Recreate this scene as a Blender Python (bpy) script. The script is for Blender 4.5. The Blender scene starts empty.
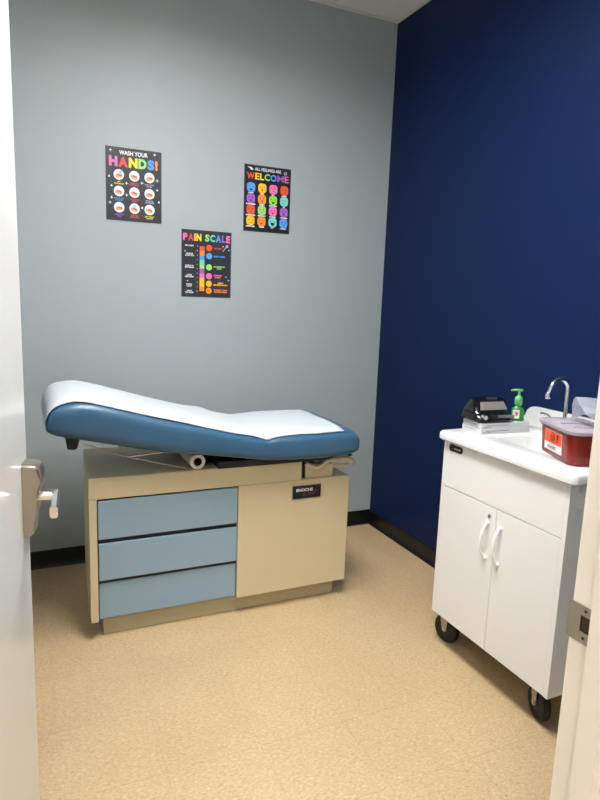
import bpy, bmesh, math, random
from mathutils import Vector, Matrix
random.seed(7)
S = bpy.context.scene
C = S.collection

# ------------------------------------------------------------------ camera
RC = ((0.91058713, -0.41173563, 0.03612269),
      (-0.03495322, -0.16379541, -0.98587491),
      (0.41183656, 0.8964624, -0.16354148))          # rows: right, down, forward
CAM = (0.0, 0.0, 1.44)
cd = bpy.data.cameras.new('camera'); cam = bpy.data.objects.new('camera', cd); C.objects.link(cam)
mw = Matrix.Identity(4)
for i in range(3):
    mw[i][0] = RC[0][i]; mw[i][1] = -RC[1][i]; mw[i][2] = -RC[2][i]; mw[i][3] = CAM[i]
cam.matrix_world = mw
cd.sensor_fit = 'VERTICAL'; cd.sensor_height = 36.0; cd.sensor_width = 27.0
cd.lens = 600.0 * 36.0 / 800.0
cd.clip_start = 0.02
S.camera = cam
# ------------------------------------------------------------------ world, exposure
w = bpy.data.worlds.new('world'); S.world = w; w.use_nodes = True
w.node_tree.nodes['Background'].inputs[0].default_value = (1.0, 0.97, 0.93, 1)
w.node_tree.nodes['Background'].inputs[1].default_value = 0.05
S.view_settings.view_transform = 'Standard'
S.view_settings.look = 'None'
S.view_settings.gamma = 1.0
S.view_settings.use_curve_mapping = False
S.view_settings.exposure = 1.0
TROFFER = 30.5          # strength of the room's ceiling light
HALL = 28.0              # strength of the corridor's ceiling light and the added deeper one

# ------------------------------------------------------------------ materials
def srgb(r, g, b):
    f = lambda c: (c / 255 / 12.92) if c / 255 <= 0.04045 else ((c / 255 + 0.055) / 1.055) ** 2.4
    return (f(r), f(g), f(b), 1.0)
MATS = {}
def mat(name, col, rough=0.5, metal=0.0, bump=0.0, bscale=200.0, vary=0.0, vscale=6.0, coat=0.0,
        alpha=1.0, trans=0.0, emit=0.0, spec=0.5, ior=1.45):
    m = bpy.data.materials.new(name); m.use_nodes = True
    nt = m.node_tree; b = nt.nodes['Principled BSDF']
    b.inputs['Base Color'].default_value = col
    b.inputs['Roughness'].default_value = rough
    b.inputs['Metallic'].default_value = metal
    b.inputs['Coat Weight'].default_value = coat
    b.inputs['Coat Roughness'].default_value = 0.08
    b.inputs['Specular IOR Level'].default_value = spec
    b.inputs['IOR'].default_value = ior
    b.inputs['Alpha'].default_value = alpha
    b.inputs['Transmission Weight'].default_value = trans
    if emit:
        b.inputs['Emission Color'].default_value = col
        b.inputs['Emission Strength'].default_value = emit
    g = nt.nodes.new('ShaderNodeNewGeometry')
    if bump:
        n = nt.nodes.new('ShaderNodeTexNoise'); n.inputs['Scale'].default_value = bscale; n.inputs['Detail'].default_value = 3
        bp = nt.nodes.new('ShaderNodeBump'); bp.inputs['Strength'].default_value = bump; bp.inputs['Distance'].default_value = 0.002
        nt.links.new(g.outputs['Position'], n.inputs['Vector'])
        nt.links.new(n.outputs['Fac'], bp.inputs['Height']); nt.links.new(bp.outputs['Normal'], b.inputs['Normal'])
    if vary:
        n = nt.nodes.new('ShaderNodeTexNoise'); n.inputs['Scale'].default_value = vscale; n.inputs['Detail'].default_value = 4
        mx = nt.nodes.new('ShaderNodeMix'); mx.data_type = 'RGBA'
        mx.inputs[6].default_value = tuple(c * (1 - vary) for c in col[:3]) + (1,)
        mx.inputs[7].default_value = tuple(min(1, c * (1 + vary)) for c in col[:3]) + (1,)
        nt.links.new(g.outputs['Position'], n.inputs['Vector'])
        nt.links.new(n.outputs['Fac'], mx.inputs[0]); nt.links.new(mx.outputs[2], b.inputs['Base Color'])
    MATS[name] = m
    return m

mat('wall_grey', srgb(160, 168, 171), 0.55, bump=0.12, bscale=260, vary=0.03, vscale=2)
mat('wall_blue', srgb(7, 29, 71), 0.5, spec=0.25, bump=0.15, bscale=220, vary=0.05, vscale=2)
mat('wall_cream', srgb(205, 200, 190), 0.6, bump=0.1)
mat('base_black', srgb(16, 15, 15), 0.35, vary=0.2)
mat('ceiling_tile', srgb(236, 234, 228), 0.9, bump=0.5, bscale=120, vary=0.06, vscale=90)
mat('grid_white', srgb(225, 222, 214), 0.45, vary=0.02)
mat('diffuser', (0.99, 0.99, 0.99, 1), 0.4, emit=TROFFER)
mat('hall_diffuser', (1.0, 0.975, 0.945, 1), 0.4, emit=HALL)
mat('door_paint', srgb(222, 223, 222), 0.16, vary=0.015, bump=0.03, bscale=40)
mat('frame_paint', srgb(236, 229, 218), 0.28, vary=0.02, bump=0.05, bscale=60)
mat('satin_steel', srgb(176, 168, 156), 0.3, metal=1.0, vary=0.05, vscale=40)
mat('polished', srgb(244, 242, 238), 0.2, metal=1.0, vary=0.03)
mat('chrome', srgb(225, 227, 230), 0.07, metal=1.0, vary=0.02)
mat('cream_metal', srgb(198, 184, 149), 0.42, bump=0.08, bscale=120, vary=0.04, vscale=5)
mat('cream_dull', srgb(172, 160, 128), 0.5, vary=0.06, vscale=8)
mat('drawer_blue', srgb(134, 158, 173), 0.36, vary=0.03, vscale=4)
mat('dark_steel', srgb(34, 31, 29), 0.5, vary=0.2, vscale=20)
mat('black_rubber', srgb(14, 13, 13), 0.55, vary=0.2, vscale=30)
mat('black_plastic', srgb(11, 11, 12), 0.18, vary=0.1, vscale=20, coat=0.4)
mat('black_satin', srgb(20, 20, 22), 0.4, vary=0.15, vscale=20)
mat('vinyl_blue', srgb(50, 87, 116), 0.34, bump=0.12, bscale=420, vary=0.05, vscale=7)
mat('paper_white', srgb(187, 193, 198), 0.8, bump=0.2, bscale=60, vary=0.02)
mat('roll_white', srgb(218, 212, 202), 0.75, vary=0.04, vscale=30)
mat('cart_white', srgb(228, 228, 227), 0.4, vary=0.015, vscale=4)
mat('top_white', srgb(214, 214, 213), 0.25, vary=0.01, coat=0.2)
mat('handle_white', srgb(242, 240, 237), 0.2, vary=0.01)
mat('carton_white', srgb(205, 205, 209), 0.5, vary=0.02, vscale=30)
mat('print_grey', srgb(120, 120, 126), 0.6, vary=0.05)
mat('window_grey', srgb(118, 112, 108), 0.35, vary=0.06, vscale=30)
mat('panel_grey', srgb(104, 105, 112), 0.3, vary=0.06, vscale=40)
mat('soap_green', srgb(44, 132, 50), 0.2, vary=0.1, vscale=50, coat=0.3)
mat('pump_green', srgb(92, 172, 90), 0.25, vary=0.05, vscale=50, coat=0.2)
mat('red_plastic', srgb(128, 26, 17), 0.22, vary=0.08, vscale=20, coat=0.2)
mat('label_orange', srgb(236, 84, 30), 0.45, vary=0.03, vscale=30)
mat('brass_dark', srgb(70, 52, 34), 0.5, metal=0.6, vary=0.1)
mat('clear_lid', srgb(186, 176, 186), 0.25, alpha=0.62, vary=0.03, vscale=20)
mat('clear_flap', srgb(190, 196, 208), 0.25, alpha=0.55, vary=0.03, vscale=20)
mat('poster_black', srgb(40, 42, 50), 0.42, vary=0.06, vscale=30)
mat('poster_navy', srgb(24, 26, 38), 0.42, vary=0.06, vscale=30)
mat('poster_edge', srgb(52, 56, 66), 0.42, vary=0.03)
for n, c in dict(white=(232, 232, 232), pink=(233, 110, 175), red=(222, 66, 66), yellow=(244, 222, 48), green=(150, 214, 110),
                 lime=(140, 214, 60), blue=(84, 150, 232), orange=(242, 140, 44), redorange=(226, 86, 38), purple=(160, 92, 190),
                 teal=(112, 204, 196), gold=(244, 184, 34), ink=(14, 14, 18), skin=(222, 156, 122), flesh=(196, 104, 74), paleblue=(150, 200, 225),
                 greyish=(170, 176, 184), scriptred=(120, 34, 24)).items():
    mat('ink_' + n, srgb(*c), 0.45, vary=0.03, vscale=60)

def floor_material():
    m = bpy.data.materials.new('vinyl_floor'); m.use_nodes = True
    nt = m.node_tree; b = nt.nodes['Principled BSDF']; L = nt.links.new
    g = nt.nodes.new('ShaderNodeNewGeometry')
    mp = nt.nodes.new('ShaderNodeMapping'); mp.inputs['Scale'].default_value = (1.0, 1.7, 1.0); mp.inputs['Rotation'].default_value = (0, 0, 0.35)
    L(g.outputs['Position'], mp.inputs['Vector'])
    n1 = nt.nodes.new('ShaderNodeTexNoise'); n1.inputs['Scale'].default_value = 85; n1.inputs['Detail'].default_value = 3; n1.inputs['Roughness'].default_value = 0.65; n1.inputs['Distortion'].default_value = 0.6
    n2 = nt.nodes.new('ShaderNodeTexNoise'); n2.inputs['Scale'].default_value = 2.2; n2.inputs['Detail'].default_value = 3
    L(mp.outputs[0], n1.inputs['Vector']); L(g.outputs['Position'], n2.inputs['Vector'])
    r = nt.nodes.new('ShaderNodeValToRGB'); e = r.color_ramp.elements
    e[0].position = 0.30; e[0].color = srgb(168, 144, 108)
    e[1].position = 0.72; e[1].color = srgb(202, 183, 150)
    x = e.new(0.48); x.color = srgb(185, 160, 123)
    x = e.new(0.58); x.color = srgb(190, 166, 129)
    L(n1.outputs['Fac'], r.inputs['Fac'])
    mx = nt.nodes.new('ShaderNodeMix'); mx.data_type = 'RGBA'; mx.blend_type = 'MULTIPLY'; mx.inputs[0].default_value = 1.0
    r2 = nt.nodes.new('ShaderNodeValToRGB'); r2.color_ramp.elements[0].color = (0.93, 0.92, 0.90, 1); r2.color_ramp.elements[1].color = (1, 1, 1, 1)
    r2.color_ramp.elements[0].position = 0.35; r2.color_ramp.elements[1].position = 0.65
    L(n2.outputs['Fac'], r2.inputs['Fac']); L(r.outputs[0], mx.inputs[6]); L(r2.outputs[0], mx.inputs[7])
    oi = nt.nodes.new('ShaderNodeObjectInfo')
    mr = nt.nodes.new('ShaderNodeMapRange'); mr.inputs[3].default_value = 0.985; mr.inputs[4].default_value = 1.01
    L(oi.outputs['Random'], mr.inputs[0])
    mx2 = nt.nodes.new('ShaderNodeMix'); mx2.data_type = 'RGBA'; mx2.blend_type = 'MULTIPLY'; mx2.inputs[0].default_value = 1.0
    L(mx.outputs[2], mx2.inputs[6]); L(mr.outputs[0], mx2.inputs[7]); L(mx2.outputs[2], b.inputs['Base Color'])
    b.inputs['Roughness'].default_value = 0.42
    b.inputs['Specular IOR Level'].default_value = 0.35
    MATS['vinyl_floor'] = m
floor_material()

# ------------------------------------------------------------------ helpers
def link(o, parent=None):
    C.objects.link(o)
    if parent: o.parent = parent
    return o
ORIG = {}
def obj(name, bm, m, parent=None, origin=None, smooth=False, kind=None):
    """bm holds WORLD coordinates; the object is stored relative to its thing's origin."""
    me = bpy.data.meshes.new(name)
    og = Vector(ORIG[parent.name]) if parent else Vector(origin or (0, 0, 0))
    bm.transform(Matrix.Translation(-og))
    bmesh.ops.recalc_face_normals(bm, faces=bm.faces)
    bm.to_mesh(me); bm.free()
    ms = m if isinstance(m, (list, tuple)) else [m]
    for k in ms: me.materials.append(MATS[k])
    if smooth:
        for p in me.polygons: p.use_smooth = True
        try: me.set_sharp_from_angle(angle=math.radians(smooth if smooth is not True else 40))
        except Exception: pass
    o = bpy.data.objects.new(name, me); link(o, parent)
    if not parent: o.location = og
    ORIG[o.name] = tuple(og)
    if kind: o['kind'] = kind
    return o
def thing(name, label, cat, loc, group=None):
    o = bpy.data.objects.new(name, None); link(o); o.location = loc; o.empty_display_size = 0.1
    ORIG[o.name] = tuple(loc); o['label'] = label; o['category'] = cat
    if group: o['group'] = group
    return o
def tag(o, label, cat, group=None):
    o['label'] = label; o['category'] = cat
    if group: o['group'] = group
    return o
def box(bm, lo, hi, bev=0.0, seg=2, mi=0):
    vs = [bm.verts.new((x, y, z)) for x in (lo[0], hi[0]) for y in (lo[1], hi[1]) for z in (lo[2], hi[2])]
    fs = []
    for f in ((0, 1, 3, 2), (4, 6, 7, 5), (0, 4, 5, 1), (2, 3, 7, 6), (0, 2, 6, 4), (1, 5, 7, 3)):
        q = bm.faces.new([vs[i] for i in f]); q.material_index = mi; fs.append(q)
    if bev:
        es = list({e for f in fs for e in f.edges})
        bmesh.ops.bevel(bm, geom=es, offset=bev, segments=seg, affect='EDGES', profile=0.5)
    return bm
def B(lo, hi, bev=0.0, seg=2): return box(bmesh.new(), lo, hi, bev, seg)
def xf(bm, M): bm.transform(M); return bm
def poly_prism(bm, pts, z0, z1, mi=0):
    a = [bm.verts.new((p[0], p[1], z0)) for p in pts]; b = [bm.verts.new((p[0], p[1], z1)) for p in pts]
    n = len(pts); fs = [bm.faces.new(a[::-1]), bm.faces.new(b)]
    for i in range(n): fs.append(bm.faces.new((a[i], a[(i + 1) % n], b[(i + 1) % n], b[i])))
    for f in fs: f.material_index = mi
    return bm
def extr(bm, pts3, vec, mi=0):
    vec = Vector(vec); a = [bm.verts.new(p) for p in pts3]; b = [bm.verts.new(Vector(p) + vec) for p in pts3]
    n = len(a); fs = [bm.faces.new(a[::-1]), bm.faces.new(b)]
    for i in range(n): fs.append(bm.faces.new((a[i], a[(i + 1) % n], b[(i + 1) % n], b[i])))
    for f in fs: f.material_index = mi
    return bm
def rrect(w, h, r, n=5):
    out = []
    for cx, cy, a0 in ((w / 2 - r, h / 2 - r, 0), (-w / 2 + r, h / 2 - r, 90), (-w / 2 + r, -h / 2 + r, 180), (w / 2 - r, -h / 2 + r, 270)):
        for k in range(n + 1):
            a = math.radians(a0 + 90 * k / n); out.append((cx + r * math.cos(a), cy + r * math.sin(a)))
    return out
def catmull(P, n=8):
    P = [Vector(p) for p in P]; out = []
    for i in range(len(P) - 1):
        p0 = P[max(i - 1, 0)]; p1 = P[i]; p2 = P[i + 1]; p3 = P[min(i + 2, len(P) - 1)]
        for k in range(n):
            t = k / n
            out.append(0.5 * ((2 * p1) + (p2 - p0) * t + (2 * p0 - 5 * p1 + 4 * p2 - p3) * t * t + (3 * p1 - p0 - 3 * p2 + p3) * t ** 3))
    out.append(P[-1]); return out
def tube(bm, P, r, n=10, mi=0):
    P = [Vector(p) for p in P]; rings = []
    rs = r if isinstance(r, (list, tuple)) else [r] * len(P)
    up = None
    for i, p in enumerate(P):
        t = (P[min(i + 1, len(P) - 1)] - P[max(i - 1, 0)]).normalized()
        if up is None:
            up = Vector((0, 0, 1)) if abs(t.z) < 0.9 else Vector((1, 0, 0))
        s = t.cross(up).normalized(); up = s.cross(t).normalized()
        rings.append([bm.verts.new(p + rs[i] * (math.cos(a) * s + math.sin(a) * up)) for a in [2 * math.pi * k / n for k in range(n)]])
    for a, b in zip(rings, rings[1:]):
        for k in range(n):
            f = bm.faces.new((a[k], a[(k + 1) % n], b[(k + 1) % n], b[k])); f.material_index = mi
    for q in (rings[0][::-1], rings[-1]):
        f = bm.faces.new(q); f.material_index = mi
    return bm
def lathe(bm, prof, c, axis='z', n=24, mi=0, closed=False):
    """prof: (radius, height) pairs turned around an axis through c."""
    rings = []
    for r, h in prof:
        ring = []
        for k in range(n):
            a = 2 * math.pi * k / n
            u, v = r * math.cos(a), r * math.sin(a)
            p = {'z': (u, v, h), 'y': (u, h, v), 'x': (h, u, v)}[axis]
            ring.append(bm.verts.new((c[0] + p[0], c[1] + p[1], c[2] + p[2])))
        rings.append(ring)
    pairs = list(zip(rings, rings[1:]))
    if closed: pairs.append((rings[-1], rings[0]))
    for a, b in pairs:
        for k in range(n):
            f = bm.faces.new((a[k], a[(k + 1) % n], b[(k + 1) % n], b[k])); f.material_index = mi
    if not closed:
        for q in (rings[0][::-1], rings[-1]):
            f = bm.faces.new(q); f.material_index = mi
    return bm

# ------------------------------------------------------------------ the room
XL, XR, YF, YB, ZC = -0.62, 2.032, 0.594, 3.253, 3.05
FY0, FY1 = 0.468, YF
def struct(name, bm, m, **k): return obj(name, bm, m, kind='structure', **k)
struct('wall_back', B((XL - 0.1, YB, -0.05), (XR + 0.1, YB + 0.1, ZC + 0.2)), 'wall_grey')
struct('wall_right', B((XR, FY0 + 0.008, -0.05), (XR + 0.1, YB, ZC + 0.2)), 'wall_blue')
struct('wall_left', B((XL - 0.1, YF, -0.05), (XL, YB, ZC + 0.2)), 'wall_grey')
DX0, DX1, DH = -0.186, 0.74, 2.14
wf = bmesh.new()
box(wf, (DX1 + 0.012, FY0 + 0.008, 0), (XR, FY1 - 0.008, ZC + 0.2))
box(wf, (XL - 0.1, FY0 + 0.008, 0), (DX0 - 0.012, FY1 - 0.008, ZC + 0.2))
box(wf, (DX0 - 0.012, FY0 + 0.008, DH + 0.012), (DX1 + 0.012, FY1 - 0.008, ZC + 0.2))
struct('wall_front', wf, 'wall_grey')
# corridor behind the doorway, where the photographer stands
struct('wall_corridor', B((-2.3, -3.5, -0.05), (XR, -3.4, ZC)), 'wall_cream')
struct('wall_corridor_end', B((-2.3, -3.4, -0.05), (-2.2, FY1 - 0.02, ZC)), 'wall_cream')
struct('wall_corridor_side', B((-2.2, FY0 + 0.008, 0), (XL - 0.1, FY1 - 0.008, ZC)), 'wall_cream')

# floor: slab and square tiles
struct('wall_corridor_far', B((XR, -3.4, -0.05), (XR + 0.1, FY0 + 0.008, ZC)), 'wall_cream')
fl = struct('floor', B((-2.3, -3.5, -0.05), (XR, YB, -0.003)), 'cream_dull')
TS, GAP = 0.305, 0.0005
tx = [XR - 0.16 - TS * k for k in range(11, -2, -1)]
ty = [YB - 0.10 - TS * k for k in range(9, -2, -1)]
shared = {}
for i in range(len(tx)):
    for j in range(len(ty)):
        x0, x1 = max(XL, tx[i]), min(XR, tx[i] + TS); y0, y1 = max(YF - 0.12, ty[j]), min(YB, ty[j] + TS)
        if x1 - x0 < 0.01 or y1 - y0 < 0.01: continue
        key = (round(x1 - x0, 4), round(y1 - y0, 4))
        if key not in shared:
            bm = B((0, 0, -0.003), (key[0] - GAP, key[1] - GAP, 0.0))
            me = bpy.data.meshes.new('floor_tile'); bm.to_mesh(me); bm.free(); me.materials.append(MATS['vinyl_floor']); shared[key] = me
        t = bpy.data.objects.new('floor_tile', shared[key]); link(t, fl); t.location = (x0, y0, 0)
obj('corridor_floor', B((-2.2, -3.4, -0.003), (XR, YF - 0.12 - 0.001, 0.0)), 'vinyl_floor', fl)

# baseboards (cove base with a small toe)
def cove(bm, p0, p1, nrm):
    prof = [(0.001, 0.0), (0.014, 0.0), (0.008, 0.012), (0.005, 0.03), (0.005, 0.092), (0.003, 0.096), (0.001, 0.096)]
    a = [bm.verts.new((p0[0] + nrm[0] * d, p0[1] + nrm[1] * d, z)) for d, z in prof]
    b = [bm.verts.new((p1[0] + nrm[0] * d, p1[1] + nrm[1] * d, z)) for d, z in prof]
    n = len(prof)
    for i in range(n): bm.faces.new((a[i], a[(i + 1) % n], b[(i + 1) % n], b[i]))
    bm.faces.new(a[::-1]); bm.faces.new(b); return bm
struct('baseboard_back', cove(bmesh.new(), (XL, YB), (XR - 0.001, YB), (0, -1)), 'base_black')
struct('baseboard_right', cove(bmesh.new(), (XR, YB - 0.006), (XR, YF), (-1, 0)), 'base_black')
struct('baseboard_left', cove(bmesh.new(), (XL, YB - 0.006), (XL, YF), (1, 0)), 'base_black')

# ceiling: slab, T-bars, tiles, wall angle
ce = struct('ceiling', B((XL, FY0 + 0.03, ZC + 0.14), (XR, YB, ZC + 0.2)), 'wall_cream')
struct('ceiling_corridor', B((-2.3, -3.5, ZC + 0.02), (XR, FY0 + 0.03, ZC + 0.1)), 'wall_cream')
gx = [XL, -0.24, 0.37, 0.98, 1.59, XR]; gy = [YF, 0.93, 2.15, YB]
LXS, LY = ((0.37, 0.98),), (0.93, 2.15)
for i in range(len(gx) - 1):
    for j in range(len(gy) - 1):
        if gx[i] in (0.37,) and gy[j] == LY[0]: continue
        obj('ceiling_tile', B((gx[i] + 0.008, gy[j] + 0.008, ZC + 0.004), (gx[i + 1] - 0.008, gy[j + 1] - 0.008, ZC + 0.018), 0.003, 1), 'ceiling_tile', ce)
for x in gx[1:-1]: obj('grid_bar', B((x - 0.012, YF, ZC - 0.001), (x + 0.012, YB, ZC + 0.003)), 'grid_white', ce)
for y in gy[1:-1]: obj('grid_bar', B((XL, y - 0.012, ZC - 0.0008), (XR, y + 0.012, ZC + 0.0028)), 'grid_white', ce)
struct('trim_1', B((XL, YB - 0.022, ZC - 0.004), (XR, YB, ZC)), 'grid_white')
struct('trim_2', B((XR - 0.022, YF, ZC - 0.004), (XR, YB - 0.022, ZC)), 'grid_white')

# ceiling lamp of the room
for LX, lab in zip(LXS, ('white recessed ceiling light with an added louver above the exam room floor',)):
    t = thing('ceiling_light', lab, 'ceiling light', (sum(LX) / 2, sum(LY) / 2, ZC - 0.01), 'recessed ceiling lights')
    fr = bmesh.new()
    for lo, hi in (((LX[0] + .01, LY[0] + .01), (LX[0] + .04, LY[1] - .01)), ((LX[1] - .04, LY[0] + .01), (LX[1] - .01, LY[1] - .01)),
                   ((LX[0] + .04, LY[0] + .01), (LX[1] - .04, LY[0] + .04)), ((LX[0] + .04, LY[1] - .04), (LX[1] - .04, LY[1] - .01))):
        box(fr, (*lo, ZC - 0.008), (*hi, ZC + 0.12))
    obj('frame', fr, 'grid_white', t)
    obj('diffuser', B((LX[0] + .04, LY[0] + .04, ZC + 0.042), (LX[1] - .04, LY[1] - .04, ZC + 0.055)), 'diffuser', t)
    for k in (1, 2):  # unseen blades added to cut light off the upper wall
        x = LX[0] + .04 + (.53 / 3) * k; obj('added_louver_blade', B((x - .002, LY[0] + .04, ZC + .004), (x + .002, LY[1] - .04, ZC + .040)), 'satin_steel', t)
    for k in range(1, 6):
        y = LY[0] + .04 + (1.14 / 6) * k; obj('added_louver_blade', B((LX[0] + .04, y - .002, ZC + .005), (LX[1] - .04, y + .002, ZC + .039)), 'satin_steel', t)
for lx_, ly_, lab in ((-0.45, -0.75, 'white recessed ceiling light with a square lens above the corridor, next to the doorway'),
                      (-0.55, -2.2, 'unseen ceiling light with a square lens, added deeper in the corridor')):  # deeper lamp added so light reaches the table front and low wall
    t = thing('ceiling_light', lab, 'ceiling light', (lx_, ly_, ZC), 'recessed ceiling lights')
    fr = bmesh.new()
    for lo, hi in (((-.30, -.30), (-.27, .30)), ((.27, -.30), (.30, .30)), ((-.27, -.30), (.27, -.27)), ((-.27, .27), (.27, .30))):
        box(fr, (lx_ + lo[0], ly_ + lo[1], ZC - 0.008), (lx_ + hi[0], ly_ + hi[1], ZC + 0.018))
    obj('frame', fr, 'grid_white', t)
    obj('diffuser', B((lx_ - .27, ly_ - .27, ZC), (lx_ + .27, ly_ + .27, ZC + 0.018)), 'hall_diffuser', t)

# door frame: double-rabbet steel jambs
dfm = bmesh.new()
def jamb(bm, x, s):      # x: rabbet plane, s = +1 when the opening lies towards -x
    pts = [(x, FY1), (x, 0.5497), (x - s * 0.016, 0.5497), (x - s * 0.016, 0.514), (x, 0.514), (x, FY0), (x + s * 0.05, FY0),
           (x + s * 0.05, FY0 + 0.007), (x + s * 0.012, FY0 + 0.007), (x + s * 0.012, FY1 - 0.007), (x + s * 0.05, FY1 - 0.007), (x + s * 0.05, FY1)]
    poly_prism(bm, pts, 0.0, DH + 0.05)
jamb(dfm, DX1, 1); 
fj = struct('trim_3', dfm, 'frame_paint')
dfm = bmesh.new(); jamb(dfm, DX0, -1); struct('trim_4', dfm, 'frame_paint')
hb = bmesh.new()
box(hb, (DX0, FY0, DH), (DX1, FY1, DH + 0.011)); box(hb, (DX0 + .016, 0.514, DH - 0.016), (DX1 - .016, 0.5497, DH))
struct('trim_5', hb, 'frame_paint')
# strike plate on the rabbet, with lip and latch hole
sp = thing('strike_plate', 'brushed steel latch strike plate screwed into the cream door jamb', 'strike plate', (DX1, 0.578, 0.972))
ps = bmesh.new(); X = DX1 - 0.0005
zc0, zc1 = 0.951, 1.009
def slab(bm, y0, y1, z0, z1, x0=X - 0.0022, x1=X): box(bm, (x0, y0, z0), (x1, y1, z1))
slab(ps, 0.551, 0.594, zc0, 0.969); slab(ps, 0.551, 0.594, 0.994, zc1); slab(ps, 0.576, 0.594, 0.969, 0.994); slab(ps, 0.551, 0.558, 0.969, 0.994)
extr(ps, [(X - 0.0022, 0.594, 0.953), (X - 0.0022, 0.598, 0.953), (X + 0.0015, 0.601, 0.953), (X + 0.0015, 0.5995, 0.953), (X - 0.0005, 0.597, 0.953), (X, 0.594, 0.953)], (0, 0, 0.052))
obj('plate', ps, 'satin_steel', sp)
obj('latch_hole', B((X - 0.0012, 0.558, 0.969), (X - 0.0004, 0.576, 0.994)), 'brass_dark', sp)
for z in (0.960, 1.0025): obj('screw', lathe(bmesh.new(), [(0.0026, -0.0003), (0.0022, -0.0008)], (X - 0.0022, 0.568, z), 'x', 12), 'dark_steel', sp)

# open door leaf
E_ = Vector((-0.009, 1.49)); H_ = Vector((-0.180, 0.600)); dv = (E_ - H_).normalized(); nr = Vector((dv.y, -dv.x))
LEN = (E_ - H_).length
# local frame: u along the leaf from the hinge, n outward (towards camera side), z up
DM = Matrix(((dv.x, nr.x, 0, H_.x), (dv.y, nr.y, 0, H_.y), (0, 0, 1, 0), (0, 0, 0, 1)))
leaf = struct('door_1', xf(B((0, -0.044, 0.008), (LEN, 0, 2.13), 0.0025, 2), DM), 'door_paint', origin=(H_.x, H_.y, 0))
es = bmesh.new()
# escutcheon profile (n, z) extruded over its width along the leaf
pr = [(0.0, 0.893), (0.014, 0.896), (0.0215, 0.905), (0.0225, 0.93), (0.024, 0.965), (0.029, 0.985), (0.0375, 1.005), (0.0405, 1.025), (0.0405, 1.045), (0.036, 1.060), (0.028, 1.066), (0.0, 1.068)]
extr(es, [(LEN - 0.064, n, z - 0.010) for n, z in pr], (0.056, 0, 0))
bmesh.ops.bevel(es, geom=[e for e in es.edges if abs(e.verts[0].co.x - e.verts[1].co.x) < 1e-6 and (e.verts[0].co.y > .005 or e.verts[1].co.y > .005)], offset=0.006, segments=3, affect='EDGES')
hs = obj('lock_escutcheon', xf(es, DM), 'satin_steel', leaf, smooth=35)
lv = bmesh.new(); uc = LEN - 0.036
tube(lv, [(uc, 0.02, 0.975), (uc, 0.060, 0.975)], 0.0105, 16)
obj('spindle', xf(lv, DM), 'polished', leaf, smooth=35)
lv = bmesh.new()
path = catmull([(uc + 0.012, 0.066, 0.977), (uc - 0.02, 0.069, 0.976), (uc - 0.06, 0.073, 0.973), (uc - 0.10, 0.077, 0.969)], 5)
rings = []
for k, p in enumerate(path):
    f = k / (len(path) - 1); hh = 0.009 + 0.004 * f; ww = 0.0065 + 0.002 * f
    rings.append([lv.verts.new((p.x, p.y + a * ww, p.z + b * hh)) for a, b in ((-1, -.6), (-.6, -1), (.6, -1), (1, -.6), (1, .6), (.6, 1), (-.6, 1), (-1, .6))])
for a, b in zip(rings, rings[1:]):
    for k in range(8): lv.faces.new((a[k], a[(k + 1) % 8], b[(k + 1) % 8], b[k]))
lv.faces.new(rings[0][::-1]); lv.faces.new(rings[-1])
obj('door_lever', xf(lv, DM), 'polished', leaf, smooth=50)
lp = B((LEN - 0.0006, -0.036, 0.92), (LEN + 0.0012, -0.008, 1.03)); obj('latch_face', xf(lp, DM), 'satin_steel', leaf)
for z in (0.25, 1.07, 1.9):
    hg = bmesh.new(); tube(hg, [(-0.003, 0.004 - 0.05, z - 0.055), (-0.003, 0.004 - 0.05, z + 0.055)], 0.007, 12); obj('hinge', xf(hg, DM), 'satin_steel', leaf, smooth=40)

# ------------------------------------------------------------------ examination table
T0 = (0.80, 2.65, 0.0)
T = thing('exam_table', 'cream exam table with blue vinyl cushion, raised backrest and three blue drawers', 'exam table', T0)
bd = bmesh.new()
poly_prism(bd, [(0.205, 2.462), (1.398, 2.462), (1.398, 2.95), (0.226, 2.95)], 0.084, 0.613)
obj('body', bd, 'cream_metal', T)
bd = bmesh.new()
poly_prism(bd, [(0.2045, 2.4385), (1.143, 2.4385), (1.143, 2.951), (0.2265, 2.951)], 0.617, 0.706)
bmesh.ops.bevel(bd, geom=list(bd.edges), offset=0.003, segments=2, affect='EDGES')
obj('top_rail', bd, 'cream_metal', T)
obj('side_stile', B((0.205, 2.440, 0.084), (0.2355, 2.462, 0.617), 0.002), 'cream_metal', T)
pn = obj('end_panel', B((0.836, 2.438, 0.082), (1.398, 2.462, 0.618), 0.003), 'cream_metal', T)
obj('plinth', B((0.256, 2.482, 0.0), (1.357, 2.92, 0.084), 0.004), 'cream_dull', T)
obj('plinth_gasket', B((0.2565, 2.4835, 0.0), (1.3565, 2.4925, 0.004)), 'black_rubber', T)
obj('drawer_gap_shade', B((0.2360, 2.4555, 0.09), (0.8355, 2.4615, 0.616)), 'black_satin', T)  # black panel stands in for the shade in the drawer gaps
for z0, z1, y in ((0.444, 0.609, 2.441), (0.266, 0.425, 2.438), (0.090, 0.249, 2.4515)):
    obj('drawer', B((0.2395, y, z0), (0.8335, 2.4555, z1), 0.003, 2), 'drawer_blue', T)
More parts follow.
